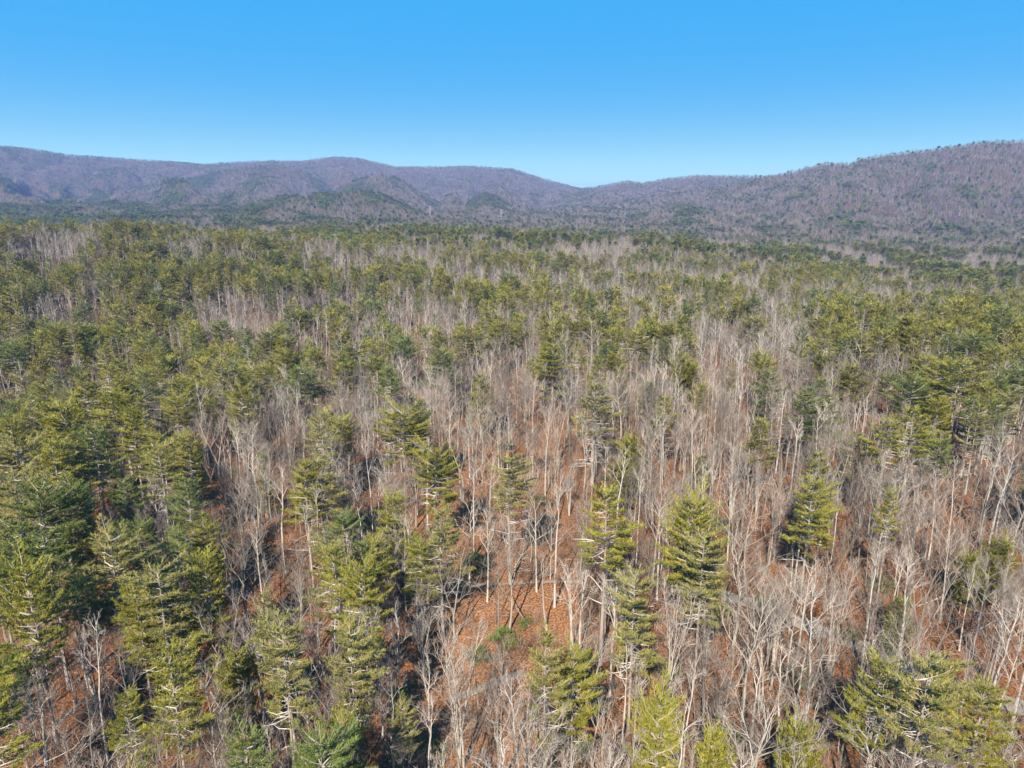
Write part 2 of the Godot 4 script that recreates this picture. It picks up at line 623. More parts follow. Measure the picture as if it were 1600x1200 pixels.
func land() -> void:
	var angles := PackedFloat32Array()
	var a := -180.0
	while a < 180.01:
		angles.push_back(a)
		a += 0.36 if absf(a + 0.2) < 46.0 else 4.0 if absf(a + 0.2) > 52.0 else 2.0
	if angles[angles.size() - 1] < 180.0:
		angles.push_back(180.0)
	var dists := PackedFloat32Array([0.0])
	var d := 18.0
	while d < 9000.0:
		dists.push_back(d)
		d *= 1.0135 if d < 700.0 else 1.012 if d < 6500.0 else 1.06
	dists.push_back(14000.0)
	var v := PackedVector3Array()
	var nrm := PackedVector3Array()
	var col := PackedColorArray()
	var idx := PackedInt32Array()
	var na := angles.size()
	for i in dists.size():
		for j in na:
			var b := deg_to_rad(angles[j])
			var x := sin(b) * dists[i]
			var z := -cos(b) * dists[i]
			v.push_back(Vector3(x, ground(x, z), z))
			var w := 0.5 + 0.5 * patchy.get_noise_2d(x * 2.2 + 300.0, z * 2.2)
			var w2 := 0.5 + 0.5 * patchy.get_noise_2d(x * 6.0 - 900.0, z * 6.0)
			var c := Color(0.45, 0.205, 0.092).lerp(Color(0.29, 0.14, 0.072), w)
			c = c.lerp(Color(0.56, 0.295, 0.15), (0.3 + w2 * 0.65) * smoothstep(12.0, 4.0, absf(angles[j] + 1.0)))
			c = c.lerp(Color(0.20, 0.125, 0.085), clampf((0.52 - w2) * 2.6, 0.0, 0.75))
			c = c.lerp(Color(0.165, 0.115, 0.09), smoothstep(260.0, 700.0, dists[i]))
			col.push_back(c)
	nrm.resize(v.size())
	for i in dists.size() - 1:
		for j in na - 1:
			var p := i * na + j
			for t in [[p, p + na, p + 1], [p + 1, p + na, p + na + 1]]:
				idx.push_back(t[0]); idx.push_back(t[1]); idx.push_back(t[2])
				var n := (v[t[2]] - v[t[0]]).cross(v[t[1]] - v[t[0]])
				if n.y < 0.0:
					n = -n
				for k in t:
					nrm[k] += n
	for i in nrm.size():
		nrm[i] = nrm[i].normalized() if nrm[i].length_squared() > 0.0 else Vector3.UP
	var arr := []
	arr.resize(Mesh.ARRAY_MAX)
	arr[Mesh.ARRAY_VERTEX] = v
	arr[Mesh.ARRAY_NORMAL] = nrm
	arr[Mesh.ARRAY_COLOR] = col
	arr[Mesh.ARRAY_INDEX] = idx
	var m := ArrayMesh.new()
	m.add_surface_from_arrays(Mesh.PRIMITIVE_TRIANGLES, arr)
	var mat := StandardMaterial3D.new()
	mat.resource_name = "leaf_litter"
	mat.vertex_color_use_as_albedo = true
	mat.roughness = 1.0
	mat.metallic_specular = 0.1
	mat.albedo_texture = noise_texture(0.02, Color(0.32, 0.28, 0.26), Color(1, 1, 1), 7, 1024, 4)
	mat.heightmap_enabled = false
	mat.uv1_triplanar = true
	mat.uv1_world_triplanar = true
	mat.uv1_scale = Vector3(0.09, 0.09, 0.09)
	m.surface_set_material(0, mat)
	var o := MeshInstance3D.new()
	o.name = "ground"
	o.mesh = m
	tag(o, "rolling forest floor of orange-brown fallen leaves rising to distant ridges", "", "", "structure")
	add_child(o, true)


# a strip laid on the land through points of the photograph
func track(called: String, pts: Array, half: float, lift: float, mat: Material, label: String) -> void:
	var curve := Curve3D.new()
	for p in pts:
		var w := stand_for(p[0], p[1], 0.0)
		curve.add_point(Vector3(w.x, 0, w.z))
	var total := curve.get_baked_length()
	var smooth := PackedVector3Array()
	var n := int(total / 1.2)
	for i in n + 1:
		smooth.push_back(curve.sample_baked(total * i / n))
	for q in smooth:
		for ox in [-2, -1, 0, 1, 2]:
			for oz in [-2, -1, 0, 1, 2]:
				if half > 0.7:
					on_track[Vector2i(floori(q.x / 1.6) + ox, floori(q.z / 1.6) + oz)] = true
	for pass_ in 6:
		for i in range(1, n):
			smooth[i] = (smooth[i - 1] + smooth[i] * 2.0 + smooth[i + 1]) / 4.0
	var st := SurfaceTool.new()
	st.begin(Mesh.PRIMITIVE_TRIANGLES)
	var rows := []
	for i in n + 1:
		var t := (smooth[mini(i + 1, n)] - smooth[maxi(i - 1, 0)]).normalized()
		var s := Vector3(-t.z, 0, t.x)
		var row := []
		for k in 7:
			var f := k / 3.0 - 1.0
			var wob := 1.0 + 0.22 * patchy.get_noise_2d(smooth[i].x * 14.0 + signf(f) * 500.0, smooth[i].z * 14.0)
			var q := smooth[i] + s * half * f * wob
			var edge := absf(f) > 0.9
			var dip := -0.05 if k == 1 or k == 5 else 0.0
			row.append(Vector3(q.x, ground(q.x, q.z) + (0.02 if edge else lift + dip), q.z))
		rows.append(row)
	for i in n:
		for k in 6:
			var shade := 0.85 if k == 2 or k == 3 else 1.0
			for q in [rows[i][k], rows[i][k + 1], rows[i + 1][k], rows[i][k + 1], rows[i + 1][k + 1], rows[i + 1][k]]:
				st.set_color(Color(shade, shade, shade))
				st.add_vertex(q)
	st.generate_normals()
	var o := MeshInstance3D.new()
	o.name = called
	st.set_material(mat)
	o.mesh = st.commit()
	tag(o, label, "", "", "structure")
	add_child(o, true)


func tracks() -> void:
	var mat := StandardMaterial3D.new()
	mat.resource_name = "gravel"
	mat.vertex_color_use_as_albedo = true
	mat.albedo_texture = noise_texture(0.03, Color(0.38, 0.33, 0.29), Color(0.60, 0.55, 0.49), 6, 512, 9)
	mat.roughness = 1.0
	mat.uv1_triplanar = true
	mat.uv1_world_triplanar = true
	mat.uv1_scale = Vector3(0.22, 0.22, 0.22)
	track("gravel_road", [[1640, 1118], [1545, 1092], [1500, 1078], [1440, 1055], [1400, 1035], [1340, 1010], [1300, 992], [1250, 975], [1200, 952], [1150, 936], [1100, 922], [1060, 914]], 1.9, 0.08, mat, "narrow gravel road running through the bare trees across the slope")
	track("forest_path", [[1060, 914], [990, 911], [930, 910], [860, 910], [800, 912], [740, 916], [690, 920], [650, 927]], 0.45, 0.05, mat, "faint narrow grey path across the leaf litter in the middle of the slope")
	track("forest_drive", [[700, 1099], [738, 1082], [781, 1064], [820, 1052]], 0.8, 0.05, mat, "short worn grey drive below the tall lone pine")


# ---------------------------------------------------------------- tree kinds
const OLIVE := Color(0.205, 0.196, 0.026)
const BRIGHT := Color(0.186, 0.184, 0.022)
const DEEP := Color(0.120, 0.150, 0.034)
const DULL := Color(0.205, 0.192, 0.055)
const PINE_KINDS := [
	# words, height, crown base share, radius, form, tint, gaps, dead limbs
	["broad layered olive pine", 25.0, 0.44, 5.7, "oval", OLIVE, 0.12, 6],
	["broad layered deep green pine", 25.0, 0.48, 5.5, "oval", DEEP, 0.10, 6],
	["narrow cone-shaped bright green pine", 23.0, 0.30, 4.4, "cone", BRIGHT, 0.08, 0],
	["tall pine with long bare trunk", 27.0, 0.62, 5.3, "oval", OLIVE, 0.14, 16],
	["sparse pine with pale dead limbs", 25.0, 0.48, 5.1, "cone", DULL, 0.32, 34],
	["rounded bushy olive pine", 22.0, 0.40, 5.7, "round", OLIVE, 0.12, 5],
	["flat-topped layered dark pine", 24.0, 0.56, 5.9, "flat", DEEP, 0.2, 10],
	["slim columnar bright green conifer", 18.0, 0.10, 2.4, "column", BRIGHT, 0.0, 0],
	["dull olive pine with ragged crown", 24.0, 0.38, 5.3, "round", DULL, 0.24, 14],
	["bushy young yellow-green pine", 12.0, 0.14, 4.0, "round", BRIGHT, 0.06, 0],
	["lopsided olive pine with clumped crown", 25.0, 0.50, 5.9, "flat", OLIVE, 0.26, 12],
	["tall pine with short tufted crown", 27.0, 0.62, 4.9, "round", DULL, 0.16, 22],
	["wide green pine with open tiers", 24.0, 0.46, 6.1, "oval", BRIGHT, 0.3, 14],
	["high-crowned dark pine", 26.0, 0.62, 5.1, "oval", DEEP, 0.2, 18],
]
const BARE_KINDS := [
	["tall straight bare tree", 24.0, "straight", Color(0.282, 0.259, 0.231)],
	["slim pale bare tree", 22.0, "slim", Color(0.390, 0.359, 0.323)],
	["round-crowned bare oak", 19.0, "round", Color(0.224, 0.200, 0.176)],
	["forked bare tree", 22.0, "forked", Color(0.249, 0.221, 0.197)],
	["multi-stemmed bare tree", 20.0, "clump", Color(0.340, 0.309, 0.277)],
	["pole-like bare tree with high crown", 25.0, "pole", Color(0.373, 0.342, 0.311)],
	["straight greyish bare tree", 21.0, "straight", Color(0.174, 0.159, 0.147)],
	["slim reddish-brown bare tree", 16.0, "slim", Color(0.191, 0.146, 0.122)],
	["spreading brown bare tree", 14.0, "round", Color(0.207, 0.167, 0.139)],
	["thin bare sapling", 8.0, "sapling", Color(0.224, 0.192, 0.168)],
	["bushy reddish bare sapling", 6.0, "sapling", Color(0.199, 0.142, 0.118)],
	["dark-barked bare tree", 22.0, "straight", Color(0.129, 0.117, 0.105)],
	["dark pole-like bare tree", 23.0, "pole", Color(0.158, 0.138, 0.122)],
	["grey bare tree with crooked limbs", 20.0, "crooked", Color(0.324, 0.296, 0.269)],
	["brownish forked bare tree", 20.0, "forked", Color(0.207, 0.175, 0.147)],
	["thin greyish whip of a tree", 17.0, "pole", Color(0.299, 0.271, 0.244)],
]
var mid_pines := []
var mid_bares := []
var far_pines: Array[Shape] = []
var stand_pines: Array[Shape] = []
var far_bares: Array[Shape] = []


func make_kinds() -> void:
	for k in PINE_KINDS:
		var s := pine_shape(k[1], k[2], k[3], k[4], k[5], 1.0, k[6], k[7])
		if k[4] == "column" or k[4] == "cone" and k[7] == 0 or k[1] < 15.0 or k[2] > 0.55:
			s.trunk = two(s.trunk, s.limbs)
			s.limbs = Shape.new()
		pines.append({"words": k[0], "tall": k[1], "wide": k[3], "trunk": s.trunk.mesh(bark_mat), "limbs": s.limbs.mesh(bark_mat), "crown": s.crown.mesh(needle_mat)})
		var m := pine_shape(k[1], k[2], k[3], k[4], k[5], 2.1, k[6] * 0.6, int(k[7] / 3.0))
		mid_pines.append({"tall": k[1], "wood": two(m.trunk, m.limbs).mesh(bark_mat), "leaf": m.crown.mesh(needle_mat)})
	for k in [0, 1, 3, 5, 6, 8]:
		var q: Array = PINE_KINDS[k]
		far_pines.append(joined(pine_shape(q[1], q[2], q[3], q[4], q[5], 3.6, 0.1, 0)))
		stand_pines.append(joined(pine_shape(q[1], q[2], q[3] * 1.05, q[4], q[5], 5.0, 0.05, 0)))
	for k in BARE_KINDS:
		var s := bare_shape(k[1], k[2], k[3], 0)
		bares.append({"words": k[0], "tall": k[1], "trunk": s.trunk.mesh(bark_mat), "limbs": s.limbs.mesh(bark_mat), "twigs": s.twigs.mesh(bark_mat)})
		mid_bares.append({"tall": k[1], "wood": joined(bare_shape(k[1], k[2], k[3], 1)).mesh(bark_mat)})
	for k in [0, 2, 3, 4, 6, 13, 8, 14]:
		var q: Array = BARE_KINDS[k]
		far_bares.append(joined(bare_shape(q[1], q[2], q[3], 2)))


func two(a: Shape, b: Shape) -> Shape:
	var s := Shape.new()
	s.v.append_array(a.v); s.v.append_array(b.v)
	s.c.append_array(a.c); s.c.append_array(b.c)
	return s


# share of pines by bearing (ten columns over -36 to 36 degrees) and distance
const PINE_MAP := [
	[120.0, [0.46, 0.34, 0.16, 0.10, 0.03, 0.05, 0.05, 0.05, 0.08, 0.10]],
	[200.0, [0.65, 0.45, 0.12, 0.06, 0.02, 0.02, 0.08, 0.06, 0.12, 0.20]],
	[300.0, [0.72, 0.72, 0.68, 0.45, 0.24, 0.08, 0.10, 0.25, 0.40, 0.45]],
	[420.0, [0.62, 0.64, 0.56, 0.46, 0.52, 0.32, 0.28, 0.50, 0.75, 0.75]],
	[560.0, [0.78, 0.78, 0.62, 0.58, 0.48, 0.36, 0.34, 0.34, 0.45, 0.60]],
	[750.0, [0.58, 0.70, 0.65, 0.58, 0.44, 0.24, 0.28, 0.36, 0.46, 0.50]],
	[1000.0, [0.34, 0.44, 0.50, 0.46, 0.34, 0.04, 0.22, 0.22, 0.30, 0.24]],
	[1400.0, [0.34, 0.36, 0.36, 0.26, 0.12, 0.04, 0.12, 0.12, 0.14, 0.14]],
	[2000.0, [0.62, 0.55, 0.36, 0.14, 0.04, 0.04, 0.20, 0.28, 0.22, 0.16]],
	[2800.0, [0.55, 0.45, 0.26, 0.10, 0.08, 0.10, 0.24, 0.20, 0.16, 0.14]],
	[3800.0, [0.40, 0.30, 0.22, 0.14, 0.14, 0.14, 0.05, 0.03, 0.03, 0.03]],
	[5200.0, [0.16, 0.12, 0.10, 0.06, 0.06, 0.06, 0.0, 0.0, 0.0, 0.0]],
]


func pine_share(x: float, z: float) -> float:
	var d := sqrt(x * x + z * z)
	var b := clampf((rad_to_deg(atan2(x, -z)) + 36.0) / 7.2 - 0.5, 0.0, 8.999)
	var r := 0
	while r < PINE_MAP.size() - 2 and d > PINE_MAP[r + 1][0]:
		r += 1
	var f := clampf((d - PINE_MAP[r][0]) / (PINE_MAP[r + 1][0] - PINE_MAP[r][0]), 0.0, 1.0)
	var i := int(b)
	var p: float = lerpf(lerpf(PINE_MAP[r][1][i], PINE_MAP[r][1][i + 1], b - i), lerpf(PINE_MAP[r + 1][1][i], PINE_MAP[r + 1][1][i + 1], b - i), f)
	var w := patchy.get_noise_2d(x / (1.0 + d / 2500.0), z / (1.0 + d / 2500.0))
	return clampf(p * (0.95 if d < 260.0 else lerpf(0.82, 0.42, smoothstep(550.0, 1100.0, d))) + w * 1.9 * (0.15 + p), 0.0, 0.92)


# trees read off the photograph: tip x, tip y, crown width in pixels, kind, height in metres
const HERO_PINES := [
	[947, 773, 92, 3, 32], [797, 720, 68, 11, 27], [687, 800, 70, 4, 25], [628, 647, 72, 10, 24], [655, 628, 44, 1, 26],
	[533, 660, 62, 5, 20], [690, 548, 58, 1, 25], [750, 587, 44, 2, 22], [870, 505, 46, 2, 27], [864, 540, 56, 2, 25],
	[930, 600, 74, 4, 29], [987, 692, 40, 9, 16], [967, 730, 36, 9, 13], [970, 573, 20, 7, 20], [617, 780, 42, 7, 20],
	[546, 992, 84, 8, 24], [536, 1136, 80, 5, 18], [626, 1110, 44, 8, 14], [854, 990, 78, 4, 27], [897, 1025, 70, 5, 20],
	[993, 900, 76, 8, 27], [520, 863, 66, 3, 25], [566, 900, 74, 10, 25], [510, 850, 60, 8, 24], [500, 720, 76, 4, 25],
	[173, 613, 78, 0, 26], [143, 670, 84, 1, 29], [80, 693, 86, 0, 29], [22, 747, 96, 8, 29], [240, 683, 66, 3, 24],
	[283, 683, 56, 3, 24], [410, 713, 22, 7, 16], [170, 843, 96, 8, 27], [247, 893, 98, 8, 26], [320, 880, 74, 5, 24],
	[17, 827, 90, 1, 29], [67, 840, 92, 1, 28], [262, 1015, 98, 0, 27], [371, 1035, 56, 9, 15], [416, 930, 62, 4, 26],
	[440, 972, 84, 8, 26], [100, 640, 84, 5, 27], [133, 600, 62, 0, 25], [283, 593, 66, 0, 24], [413, 573, 66, 0, 24],
	[467, 577, 68, 1, 24], [360, 583, 60, 5, 23], [233, 580, 60, 0, 23], [163, 545, 40, 2, 22], [60, 770, 80, 6, 29],
	[30, 690, 80, 8, 28], [110, 760, 80, 1, 28], [205, 640, 60, 0, 25], [40, 900, 90, 5, 28],
	[1191, 658, 50, 0, 22], [1259, 609, 56, 1, 25], [1289, 627, 54, 1, 23], [1278, 710, 56, 2, 22], [1270, 755, 76, 0, 26],
	[1390, 661, 66, 3, 26], [1427, 643, 64, 3, 28], [1502, 568, 98, 0, 30], [1596, 580, 50, 6, 24], [1394, 770, 40, 3, 24],
	[1082, 793, 86, 5, 27], [1101, 841, 80, 8, 26], [1568, 852, 46, 9, 14], [1514, 871, 36, 9, 12], [1094, 714, 30, 7, 10],
	[1079, 575, 38, 9, 17], [1379, 1037, 96, 12, 24], [1465, 1034, 92, 4, 25], [1540, 1071, 88, 0, 24], [1030, 1105, 80, 5, 22],
	[1116, 1165, 60, 9, 16], [1244, 1146, 58, 9, 17], [1409, 940, 40, 7, 10], [1116, 868, 56, 8, 22], [1340, 680, 50, 1, 20],
	[82, 510, 58, 6, 25], [50, 532, 40, 2, 22], [137, 515, 40, 0, 22], [15, 537, 50, 1, 24], [265, 475, 44, 1, 24],
	[242, 470, 44, 0, 24], [127, 475, 40, 1, 22], [382, 515, 52, 1, 24], [422, 520, 56, 1, 25], [462, 487, 48, 1, 24],
	[445, 527, 50, 0, 23], [555, 537, 52, 8, 23], [622, 535, 46, 1, 23], [692, 550, 50, 8, 22], [727, 515, 62, 0, 25],
	[772, 510, 36, 2, 23], [532, 570, 48, 0, 22], [490, 547, 40, 0, 22], [582, 560, 54, 0, 22], [602, 575, 46, 1, 21],
	[950, 535, 40, 1, 21], [1045, 507, 46, 0, 24], [1082, 575, 34, 9, 15], [1425, 500, 74, 5, 24], [1532, 510, 54, 0, 24],
	[1375, 480, 60, 5, 23], [1500, 565, 44, 1, 24], [1340, 520, 54, 0, 22], [1280, 500, 46, 5, 22], [1450, 560, 60, 0, 23],
	[1180, 500, 50, 5, 22], [1010, 500, 46, 0, 22], [920, 505, 40, 5, 21], [790, 505, 40, 0, 22], [1560, 545, 50, 0, 24],
]
const HERO_BARES := [
	[712, 955, 100, 4, 27], [43, 1015, 88, 2, 18], [358, 1115, 118, 2, 17], [344, 933, 62, 3, 20], [460, 893, 56, 0, 22],
	[273, 830, 130, 2, 19], [1262, 1000, 70, 3, 21], [1319, 872, 80, 4, 24], [1375, 832, 44, 5, 26], [1454, 888, 50, 3, 21],
	[1581, 887, 80, 3, 23], [1225, 872, 60, 0, 24], [1056, 900, 90, 4, 25], [1124, 1020, 100, 2, 18], [1356, 708, 80, 8, 18],
	[825, 1030, 80, 3, 22], [619, 940, 56, 1, 22], [870, 740, 40, 5, 28], [900, 880, 24, 5, 26], [796, 800, 40, 0, 24],
	[240, 800, 60, 2, 18], [415, 690, 50, 0, 22], [380, 650, 44, 0, 22], [520, 650, 50, 4, 20], [600, 600, 60, 2, 18],
	[780, 600, 60, 3, 20], [820, 580, 60, 2, 19], [327, 515, 34, 2, 18], [1020, 600, 50, 3, 22], [1060, 640, 50, 4, 20],
	[1130, 600, 44, 0, 22], [1150, 640, 44, 3, 21], [1210, 590, 50, 0, 24], [1440, 1150, 90, 2, 16], [760, 780, 40, 1, 22],
	[840, 760, 40, 1, 23], [980, 980, 30, 1, 20], [1560, 930, 60, 2, 17], [90, 1110, 80, 2, 14], [140, 1050, 70, 2, 15],
]
const HERO_WORDS := {   # labels of the trees one would point out first
	"p0": "tall lone olive pine with straight pale trunk just above the drive",
	"p1": "greyish-olive pine on a long trunk, mid slope above the faint path",
	"p2": "ragged pine with long pale dead limbs beside the thin columnar conifer",
	"p18": "pine with bright dead lower limbs and white trunk just under the gravel drive",
	"p36": "deep green pine at the edge of the dark stand beside the leaning grey snag",
	"p64": "dense rounded olive pine standing alone above the far end of the road",
	"p70": "bushy pine in front of the gravel road, first of three in a row",
	"p71": "pine with pale dead limbs in front of the road, middle of three",
	"p72": "pine nearest the frame's right edge in the roadside row of three",
	"b0": "big multi-stemmed bare tree with wide pale crown in the middle, beside the drive",
	"b5": "wide fan-shaped bare tree behind the big olive pine clump",
	"b2": "round grey bare oak low on the frame between two olive pines",
}


func single(kind: Dictionary, at: Vector3, tall: float, wide: float, turn: float, called: String, label: String, category: String, group: String) -> Node3D:
	var o := Node3D.new()
	o.name = numbered(called)
	add_child(o, true)
	o.position = at
	o.rotation.y = turn
	var k: float = tall / kind.tall
	for p in ["trunk", "limbs", "crown", "twigs"]:
		if kind.has(p):
			part(p, kind[p], o)
	o.scale = Vector3(k * wide, k, k * wide)
	tag(o, label, category, group)
	return o


func many(called: String, where: Dictionary, meshes: Array, label: String) -> void:
	var o := Node3D.new()
	o.name = called
	tag(o, label, "", "", "stuff")
	add_child(o, true)
	for k in where:
		for m in meshes[k]:
			if m.get_surface_count() == 0:
				continue
			var mm := MultiMesh.new()
			mm.transform_format = MultiMesh.TRANSFORM_3D
			mm.use_colors = true
			mm.mesh = m
			mm.instance_count = where[k].size()
			for i in where[k].size():
				mm.set_instance_transform(i, where[k][i][0])
				mm.set_instance_color(i, where[k][i][1])
			var mi := MultiMeshInstance3D.new()
			mi.name = "tree_cover"
			mi.multimesh = mm
			mi.set_meta("kind", "stuff")
			o.add_child(mi, true)


func put(d: Dictionary, k: int, t: Transform3D, c: Color) -> void:
	if not d.has(k):
		d[k] = []
	d[k].append([t, c])


func tone(spread: float) -> Color:
	var l := rnd(1.0 - spread, 1.0 + spread)
	var w := rnd(-0.06, 0.06)
	return Color(l * (1.0 + w), l, l * (1.0 - w))


func forest() -> void:
	var pine_list := []      # at, kind, height, width, hero number
	var bare_list := []
	var taken := {}
	for i in HERO_PINES.size():
		var h: Array = HERO_PINES[i]
		var at := stand_for(h[0], h[1], h[4])
		var dist := seen_at(at + Vector3(0, h[4] * 0.7, 0)).z
		var k: Dictionary = pines[h[3]]
		var w: float = (h[2] * 0.5 * dist / FOCAL) / (0.74 * k.wide * h[4] / k.tall)
		pine_list.append([at, h[3], float(h[4]), clampf(w, 0.5, 1.9), i])
		taken[Vector2i(floori(at.x / 8.0), floori(at.z / 8.0))] = true
	for i in HERO_BARES.size():
		var h: Array = HERO_BARES[i]
		var at := stand_for(h[0], h[1], h[4])
		bare_list.append([at, h[3], float(h[4]), 1.0, i])
	# pines between them
	var n := 0
	for gx in range(-160, 161):
		for gz in range(-155, 5):
			var x := gx * 7.2 + rnd(-3.4, 3.4)
			var z := gz * 7.2 + rnd(-3.4, 3.4)
			var dist := sqrt(x * x + z * z)
			if dist < 34.0 or dist > 800.0 or absf(rad_to_deg(atan2(x, -z))) > 43.0:
				continue
			if rng.randf() > pine_share(x, z) * (0.55 if dist < 240.0 else 0.85):
				continue
			var cell := Vector2i(floori(x / 8.0), floori(z / 8.0))
			if taken.has(cell):
				continue
			var at := Vector3(x, ground(x, z), z)
			if dist > 300.0 and not in_sight(at, 30.0):
				continue
			var pick: int = [0, 0, 1, 1, 5, 5, 8, 3, 6, 2, 4, 10, 10, 11, 12, 12, 13][rng.randi() % 17]
			var tall: float = PINE_KINDS[pick][1] * rnd(0.7, 1.05)
			pine_list.append([at, pick, tall, rnd(0.85, 1.15), -1])
	# leafless trees
	for gx in range(-200, 201):
		for gz in range(-200, 5):
			var x := gx * 4.25 + rnd(-2.3, 2.3)
			var z := gz * 4.25 + rnd(-2.3, 2.3)
			var dist := sqrt(x * x + z * z)
			var bear := rad_to_deg(atan2(x, -z))
			if dist < 34.0 or dist > 840.0 or absf(bear) > 43.0:
				continue
			var thin := 0.8 if dist < 300.0 else 0.66
			if absf(bear + 1.0) < 7.0 and dist > 90.0 and dist < 220.0:
				thin = 0.46
			if not clear_of_tracks(x, z):
				continue
			if rng.randf() > thin * (1.0 - 0.75 * pine_share(x, z)):
				continue
			var at := Vector3(x, ground(x, z), z)
			if dist > 300.0 and not in_sight(at, 26.0):
				continue
			var pick: int = [0, 0, 1, 2, 3, 1, 4, 5, 5, 6, 7, 11, 11, 12, 13, 14, 15, 15, 12, 8, 9, 9, 10][rng.randi() % (23 if dist < 300.0 else 19)]
			bare_list.append([at, pick, BARE_KINDS[pick][1] * rnd(0.58, 1.08), rnd(0.8, 1.35), -1])
	lay_out(pine_list, true)
	lay_out(bare_list, false)


func lay_out(list: Array, is_pine: bool) -> void:
	# the 300 that show largest stand singly, the rest as one cover
	var order := []
	for i in list.size():
		var e: Array = list[i]
		var s := seen_at(e[0] + Vector3(0, e[2] * 0.75, 0))
		var foot := seen_at(e[0])
		var shown: bool = s.x > -10.0 and s.x < 1610.0 and s.y < 1200.0 and (foot.y < 1500.0)
		var size: float = e[2] / s.z if shown else -1.0
		if e[4] >= 0 and shown:
			size += 10.0
		order.append([size, i])
	order.sort_custom(func(a, b): return a[0] > b[0])
	var near_at := {}
	var mid_at := {}
	var kinds: Array = pines if is_pine else bares
	var looks := []
	var spots := []
	for n in order.size():
		if n < 300 and order[n][0] > 0.0:
			looks.append(kinds[list[order[n][1]][1]].words)
			spots.append(list[order[n][1]][0])
	var said := say_which(looks, spots)
	for n in order.size():
		var e: Array = list[order[n][1]]
		var turn := rnd(0, TAU)
		var k: Dictionary = kinds[e[1]]
		if n < said.size():
			var label: String = HERO_WORDS.get(("p%d" if is_pine else "b%d") % e[4], said[n]) if e[4] >= 0 else said[n]
			single(k, e[0], e[2], e[3], turn, "pine_tree" if is_pine else "bare_tree", label, "pine tree" if is_pine else "bare tree", "pines of the near forest" if is_pine else "leafless trees of the near forest")
			continue
		var f: float = e[2] / k.tall
		var t := Transform3D(Basis(Vector3.UP, turn).scaled(Vector3(f * e[3], f, f * e[3])), e[0])
		var d := Vector2(e[0].x, e[0].z).length()
		put(near_at if d < NEAR_MOST else mid_at, e[1], t, tone(0.18))
	var near_m := []
	var mid_m := []
	for i in kinds.size():
		near_m.append([kinds[i].trunk, kinds[i].limbs, kinds[i].crown] if is_pine else [kinds[i].trunk, kinds[i].limbs, kinds[i].twigs])
		mid_m.append([mid_pines[i].wood, mid_pines[i].leaf] if is_pine else [mid_bares[i].wood])
	if is_pine:
		many("pine_woods", near_at, near_m, "pines standing close together between the nearer single pines")
		many("middle_pine_woods", mid_at, mid_m, "green pine canopy covering the middle distance")
	else:
		many("bare_woods", near_at, near_m, "crowded leafless grey-brown trees of the slope")
		many("middle_bare_woods", mid_at, mid_m, "pale leafless treetops between the pines of the middle distance")


